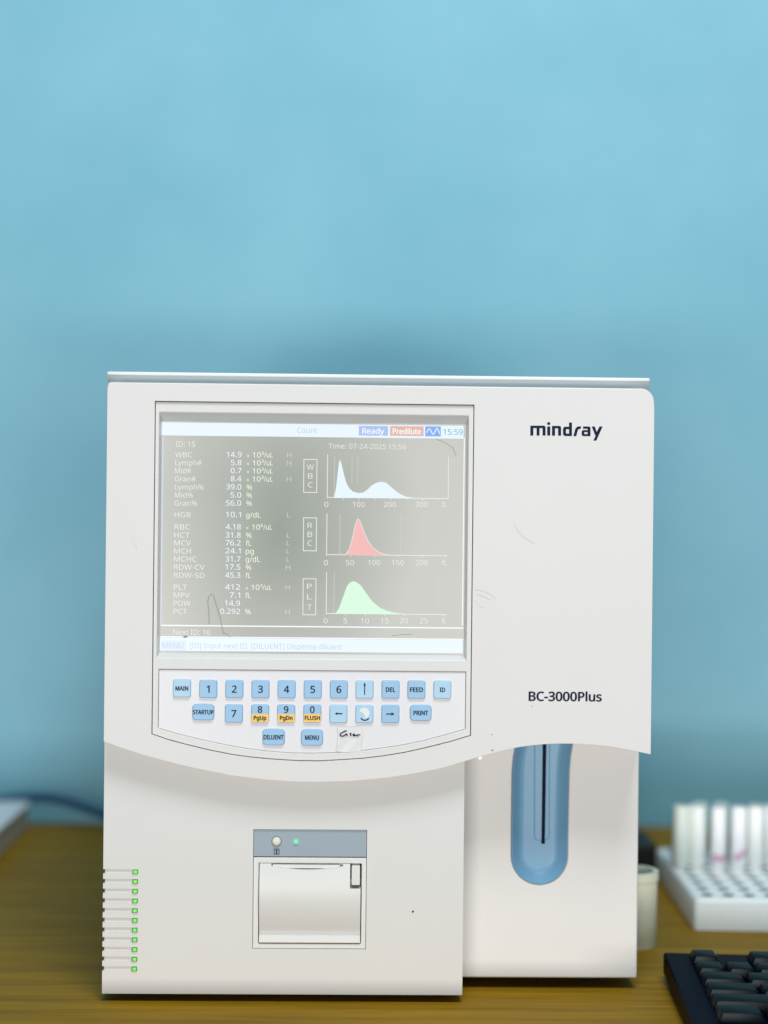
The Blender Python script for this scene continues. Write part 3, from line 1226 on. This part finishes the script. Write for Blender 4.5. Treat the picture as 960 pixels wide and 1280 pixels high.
def tube(name, pts, r, mat, n=10):
    bm = bmesh.new()
    P = [Vector(p) for p in pts]
    rings = []
    for i, p in enumerate(P):
        t = (P[min(i + 1, len(P) - 1)] - P[max(i - 1, 0)]).normalized()
        a = t.orthogonal().normalized() if abs(t.z) > 0.95 else t.cross(UP).normalized()
        b = t.cross(a).normalized()
        rings.append([p + (a * math.cos(2 * PI * k / n) + b * math.sin(2 * PI * k / n)) * r for k in range(n)])
    return obj(name, loft(rings, True, True, bm), mat)


def spline(ctrl, n=8):
    P = [Vector(c) for c in ctrl]
    P = [P[0] * 2 - P[1]] + P + [P[-1] * 2 - P[-2]]
    out = []
    for i in range(1, len(P) - 2):
        for k in range(n):
            t = k / n
            a, b, c, d = P[i - 1:i + 3]
            out.append(0.5 * ((2 * b) + (-a + c) * t + (2 * a - 5 * b + 4 * c - d) * t * t + (-a + 3 * b - 3 * c + d) * t ** 3))
    out.append(P[-2])
    return out


def at(px, py, Y):
    x, z = W(px, py, Y)
    return (x, Y, z)


M['cable'] = plastic('cable_blue', (0.01, 0.06, 0.15), 0.45, 0.1, 30)
cab = tube('blue_cable', spline([at(-60, 1012, 0.50), at(-10, 1003, 0.51), at(25, 998, 0.515), at(62, 998, 0.515), at(95, 1006, 0.51),
                                 at(135, 1020, 0.50), at(170, 1030, 0.48)]), 0.0042, M['cable'])
tag(cab, 'dark blue cable along the foot of the blue wall', 'cable')

# tube rack -----------------------------------------------------------------------------
M['rack'] = plastic('rack_plastic', (0.90, 0.90, 0.88), 0.4, 0.02, 30)
M['hole'] = plastic('rack_hole_shade', (0.20, 0.26, 0.25), 0.6, 0.05, 30)  # shade inside the holes painted as a darker liner colour
fx, fy = G(868, 1164, 0)
gx_, gy_ = G(833, 1086, 0.018)
RH = 0.024
PT, PY = 0.0158, 0.0180
NC, NR = 9, 9
ang = math.atan2(-(gx_ - fx), gy_ - fy)
rack = empty('tube_rack', (fx, fy, 0), 'white plastic rack with a grid of holes and tubes in its back rows', 'tube rack')
rack.rotation_euler = (0, 0, ang)
RM = Matrix.Translation((fx, fy, 0)) @ Matrix.Rotation(ang, 4, 'Z')
bm = bmesh.new()
m0 = 0.004
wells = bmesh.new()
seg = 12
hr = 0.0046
for i in range(NC):
    for j in range(NR):
        cx, cy = m0 + PT * (i + 0.5), m0 + PY * (j + 0.5)
        hs, hv = PT / 2, PY / 2
        # square ring matched to the circle
        sq = []
        for k in range(seg):
            a = 2 * PI * (k + 0.5) / seg
            c, s_ = math.cos(a), math.sin(a)
            q = 1 / max(abs(c), abs(s_))
            sq.append((cx + c * q * hs, cy + s_ * q * hv))
        # corners
        ring = []
        top = [bm.verts.new((cx + hr * math.cos(2 * PI * (k + .5) / seg), cy + hr * math.sin(2 * PI * (k + .5) / seg), RH)) for k in range(seg)]
        out = [bm.verts.new((x, y, RH)) for x, y in sq]
        cor = {1: (1, 1), 4: (-1, 1), 7: (-1, -1), 10: (1, -1)}
        for k in range(seg):
            k2 = (k + 1) % seg
            if k in cor:
                cv = bm.verts.new((cx + cor[k][0] * hs, cy + cor[k][1] * hv, RH))
                bm.faces.new((top[k], out[k], cv, out[k2], top[k2]))
            else:
                bm.faces.new((top[k], out[k], out[k2], top[k2]))
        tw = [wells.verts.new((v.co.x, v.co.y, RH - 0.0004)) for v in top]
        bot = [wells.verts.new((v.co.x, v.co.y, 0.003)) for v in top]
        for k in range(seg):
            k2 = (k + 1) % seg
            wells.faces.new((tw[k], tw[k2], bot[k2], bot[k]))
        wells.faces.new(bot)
bmesh.ops.remove_doubles(bm, verts=bm.verts[:], dist=1e-5)
X1, Yb = m0 * 2 + PT * NC, m0 * 2 + PY * NR
ix0, ix1, iy0, iy1 = m0, m0 + PT * NC, m0, m0 + PY * NR
# rounded outer shell joined to the hole grid
outl = []
for x, y, a0 in ((X1, Yb, 0), (0, Yb, 90), (0, 0, 180), (X1, 0, 270)):
    r = 0.004
    sx = X1 - r if x else r
    sy = Yb - r if y else r
    for k in range(6):
        a = math.radians(a0 + 90 * k / 5)
        outl.append((sx + r * math.cos(a), sy + r * math.sin(a)))


def scaled(d, z):
    out = []
    for x, y in outl:
        out.append((min(max(x, d), X1 - d) if d else x, min(max(y, d), Yb - d) if d else y, z))
    return out


ib = bmesh.new()
L = [[(x, y, 0.0005) for x, y in outl], [(x, y, RH - 0.003) for x, y in outl],
     [(X1 / 2 + (x - X1 / 2) * (1 - 0.0025 / X1), Yb / 2 + (y - Yb / 2) * (1 - 0.0025 / Yb), RH - 0.0008) for x, y in outl],
     [(X1 / 2 + (x - X1 / 2) * (1 - 0.006 / X1), Yb / 2 + (y - Yb / 2) * (1 - 0.006 / Yb), RH + 0.0001) for x, y in outl]]
corner = [(ix1, iy1), (ix0, iy1), (ix0, iy0), (ix1, iy0)]
L.append([(corner[k // 6][0], corner[k // 6][1], RH + 0.0001) for k in range(24)])
loft(L, False, False, ib)
me_t = bpy.data.meshes.new('tmp')
ib.to_mesh(me_t)
ib.free()
bm.from_mesh(me_t)
bpy.data.meshes.remove(me_t)
obj('rack_block', bm, M['rack'], rack, 40)
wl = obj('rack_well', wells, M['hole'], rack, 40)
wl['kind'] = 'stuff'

# tubes: seen rows stand from the sixth row back
M['tube'] = plastic('tube_white', (0.88, 0.90, 0.87), 0.3, 0.03, 60)
M['tube_green'] = plastic('tube_greenish', (0.76, 0.82, 0.76), 0.3, 0.03, 60)
M['tube_cool'] = plastic('tube_cool_white', (0.90, 0.90, 0.92), 0.3, 0.02, 60)
M['pink'] = plastic('pink_mark', (0.72, 0.40, 0.55), 0.5, 0.1, 200)


def tube_mesh(h, r):
    n = 24
    prof = [(0.0046, 0.006), (0.0046, RH + 0.001), (r * 0.93, RH + 0.002), (r, RH + 0.004), (r, h - 0.001), (r * 0.97, h), (r * 0.84, h), (r * 0.82, h - 0.004),
            (r * 0.8, RH + 0.006)]
    return loft([[(q * math.cos(2 * PI * k / n), q * math.sin(2 * PI * k / n), z) for k in range(n)] for q, z in prof])


tubes = [  # column, row, height, radius, material, pink mark, label
    (-0.24, 6, 0.0745, 0.0068, 'tube_green', 0, 'dull white tube at the left end of the rack front row'),
    (0.58, 6, 0.0745, 0.0066, 'tube', 0, 'pale white tube second along the rack front row'),
    (1.68, 6, 0.0735, 0.0060, 'tube_cool', 1, 'bright white tube with a pink band standing alone in the rack'),
    (2.73, 6, 0.0740, 0.0064, 'tube_cool', 2, 'white tube with a pink slanting smear in the rack'),
    (3.6, 6, 0.0745, 0.0064, 'tube', 0, 'pale white tube right of the pink smeared tube'),
    (4.5, 6, 0.0755, 0.0068, 'tube_cool', 0, 'bright white tube at the right photo edge'),
]
for i, (c, rw, h, r, mt, pk, lb) in enumerate(tubes):
    t = obj('sample_tube', tube_mesh(h, r), M[mt], None, 40)
    t.location = RM @ Vector((m0 + PT * (c + 0.5), m0 + PY * (rw - 0.7), 0))
    tag(t, lb, 'tube', 'white tubes standing in the rack')
    if pk:
        n = 10
        bm = bmesh.new()
        lo, hi = [], []
        for k in range(n + 1):
            a = -PI / 2 + (k / n - 0.5) * (2.2 if pk == 1 else 1.5)
            dz = 0.0 if pk == 1 else 0.006 * (k / n)
            lo.append(bm.verts.new(((r + 0.0002) * math.cos(a), (r + 0.0002) * math.sin(a), 0.030 + dz)))
            hi.append(bm.verts.new(((r + 0.0002) * math.cos(a), (r + 0.0002) * math.sin(a), 0.0355 + dz)))
        for k in range(n):
            bm.faces.new((lo[k], lo[k + 1], hi[k + 1], hi[k]))
        obj('pink_mark', bm, M['pink'], t, 60)
for c, h in ((0.15, 0.068), (1.15, 0.071), (2.25, 0.071), (3.2, 0.068), (4.1, 0.070), (5.0, 0.070)):
    t = obj('sample_tube', tube_mesh(h, 0.0062), M['tube_green'], None, 40)
    t.location = RM @ Vector((m0 + PT * (c + 0.5), m0 + PY * 7.0, 0))
    tag(t, 'greenish white tube in the row behind the front tubes', 'tube', 'white tubes standing in the rack')

# cream pot between analyser and rack ---------------------------------------------------
cxr, cyr = G(826, 1189, 0)
pot_r = 0.0142
n = 32
L = []
ph_ = 0.0545
for z, q in ((0.0, pot_r * 0.93), (0.001, pot_r * 0.97), (ph_ - 0.006, pot_r), (ph_ - 0.006, pot_r * 1.05), (ph_, pot_r * 1.05), (ph_, pot_r * 0.80), (ph_ - 0.02, pot_r * 0.78)):
    L.append([(q * math.cos(2 * PI * k / n), q * math.sin(2 * PI * k / n), z) for k in range(n)])
t = empty('specimen_pot', (cxr - pot_r * 1.02, cyr + pot_r, 0), 'small open cream pot between the analyser and the tube rack', 'pot')
M['pot'] = plastic('pot_cream', (0.78, 0.76, 0.62), 0.45, 0.03, 60)
obj('pot_wall', loft(L), M['pot'], t, 40)
L = [[(q * math.cos(2 * PI * k / n), q * math.sin(2 * PI * k / n), z) for k in range(n)] for z, q in ((ph_ - 0.016, pot_r * 0.72), (ph_ - 0.004, pot_r * 0.72))]
obj('dark_inner_disc', loft(L), plastic('dark_blue', (0.02, 0.03, 0.06), 0.5), t, 40)  # dark cylinder inside the pot, just below its rim

# black adapter added to darken the shaded patch behind the pot
ax, ay = G(812, 1092, 0)
t = empty('shade_block', (ax - 0.012, ay + 0.03, 0), 'added black block standing for the shadow behind the cream pot', 'block')
bm = bmesh.new()
box(bm, -0.022, 0.019, -0.03, 0.03, 0.0, 0.025)
o = obj('shade_block_body', bm, M['rubber'], t, 0)
carve(o, [], 0.003, 3)
o = tube('shade_block_cord', spline([(0.0, 0.03, 0.015), (0.01, 0.06, 0.01), (-0.03, 0.09, 0.004), (-0.1, 0.10, 0.004)]), 0.0022, M['rubber'])
o.parent = t

# keyboard --------------------------------------------------------------------------------
M['kb'] = plastic('keyboard_black', (0.002, 0.002, 0.008), 0.45, 0.1, 60, ior=1.12)
M['kb_key'] = plastic('keycap_black', (0.0015, 0.004, 0.006), 0.33, 0.1, 60, ior=1.17)
kx, ky = G(829, 1191, 0.018)
qx, qy = G(866, 1280, 0.014)
kang = math.atan2(-(kx - qx), ky - qy)
kb = empty('keyboard', (kx, ky, 0), 'black computer keyboard in front of the white tube rack', 'keyboard')
kb.rotation_euler = (0, 0, kang)
bm = bmesh.new()
KW, KD = 0.44, 0.150
prof = [(0.0, 0.004), (0.0, 0.017), (-0.002, 0.019), (-KD + 0.002, 0.013), (-KD, 0.011), (-KD, 0.003)]   # (y, z)
kbody = obj('keyboard_body', loft([[(0.0, y, z) for y, z in prof], [(KW, y, z) for y, z in prof]]), M['kb'], kb, 30)
carve(kbody, [], 0.0015, 2)


def topz(y):
    return 0.019 + (y + 0.002) * 0.006 / (KD - 0.004)


def cap(w, d):
    L = []
    for z, i, sh in ((-0.001, 0.0, 0), (0.0005, 0.0, 0), (0.0044, 0.0017, 0.0006), (0.0049, 0.0023, 0.0007)):
        L.append([(x, y + sh, z) for x, y in rrect(0, 0, w - 2 * i, d - 2 * i, 0.0014, 3)])
    return loft(L)


u = 0.0190
caps = {}
layout = [
    (-0.016, [(0, 1), (2, 1), (3, 1), (4, 1), (5, 1), (6.5, 1), (7.5, 1)]),
    (-0.038, [(0, 1), (1, 1), (2, 1), (3, 1), (4, 1), (5, 1), (6, 1), (7, 1)]),
    (-0.057, [(0, 1.5), (1.5, 1), (2.5, 1), (3.5, 1), (4.5, 1), (5.5, 1), (6.5, 1)]),
    (-0.076, [(0, 1.75), (1.75, 1), (2.75, 1), (3.75, 1), (4.75, 1), (5.75, 1), (6.75, 1)]),
    (-0.095, [(0, 2.25), (2.25, 1), (3.25, 1), (4.25, 1), (5.25, 1), (6.25, 1)]),
    (-0.114, [(0, 1.5), (1.5, 1.25), (2.75, 1.25), (4, 5)]),
]
for y, ks in layout:
    for c, w in ks:
        if w not in caps:
            o = obj('key', cap(w * u - 0.0012, u - 0.0012), M['kb_key'], None, 30)
            caps[w] = o
        else:
            o = caps[w].copy()
            COL.objects.link(o)
        o.parent = kb
        o.location = (0.0150 + (c + w / 2) * u, y, topz(y))

# ================================================================== light
def area(name, loc, target, w, h, power, col):
    l = bpy.data.lights.new(name, 'AREA')
    l.shape = 'RECTANGLE'
    l.size, l.size_y = w, h
    l.energy = power
    l.color = col
    o = bpy.data.objects.new(name, l)
    COL.objects.link(o)
    o.location = loc
    o.rotation_euler = (Vector(target) - Vector(loc)).to_track_quat('-Z', 'Y').to_euler()
    return o


area('ceiling_lamp', (0.15, -0.85, 1.9), (0.05, 0.0, 0.2), 0.9, 0.5, 32, (0.90, 0.98, 1.0))
for sx in (-1, 1):
    area('added_front_light', (1.1 * sx, -4.0, 0.40), (0, 0.3, 0.35), 1.3, 0.7, 19, (1.0, 0.92, 0.87))  # added front pair to brighten the rack and the casing
    area('added_low_light', (1.1 * sx, -4.0, -0.34), (0, 0.3, 0.35), 1.3, 0.40, 47, (1.0, 0.92, 0.86))  # added pair without a real source, shadows the wall around the analyser

w = bpy.data.worlds.new('World')
scene.world = w
w.use_nodes = True
bg = w.node_tree.nodes['Background']
bg.inputs[0].default_value = (0.0, 0.55, 0.85, 1)
bg.inputs[1].default_value = 0.20

# ================================================================== camera
cd = bpy.data.cameras.new('camera')
cam = bpy.data.objects.new('camera', cd)
COL.objects.link(cam)
cd.sensor_fit = 'VERTICAL'
cd.sensor_height = 36.0
cd.lens = 36.0 * F / 1280.0
cd.clip_start = 0.05
cd.clip_end = 50
cR = RGT * math.cos(ROLL) + UP * math.sin(ROLL)
cU = -RGT * math.sin(ROLL) + UP * math.cos(ROLL)
cB = -FWD
cam.matrix_world = Matrix(((cR.x, cU.x, cB.x, CAM.x), (cR.y, cU.y, cB.y, CAM.y), (cR.z, cU.z, cB.z, CAM.z), (0, 0, 0, 1)))
cd.dof.use_dof = True
cd.dof.focus_distance = D + 0.006
cd.dof.aperture_fstop = 2.3
scene.camera = cam

scene.render.engine = 'CYCLES'
scene.cycles.use_denoising = True
try:
    scene.cycles.denoiser = 'OPENIMAGEDENOISE'
except Exception:
    pass
scene.cycles.max_bounces = 8
scene.view_settings.view_transform = 'Standard'
scene.view_settings.look = 'None'
scene.view_settings.exposure = 0.0
scene.view_settings.gamma = 1.0
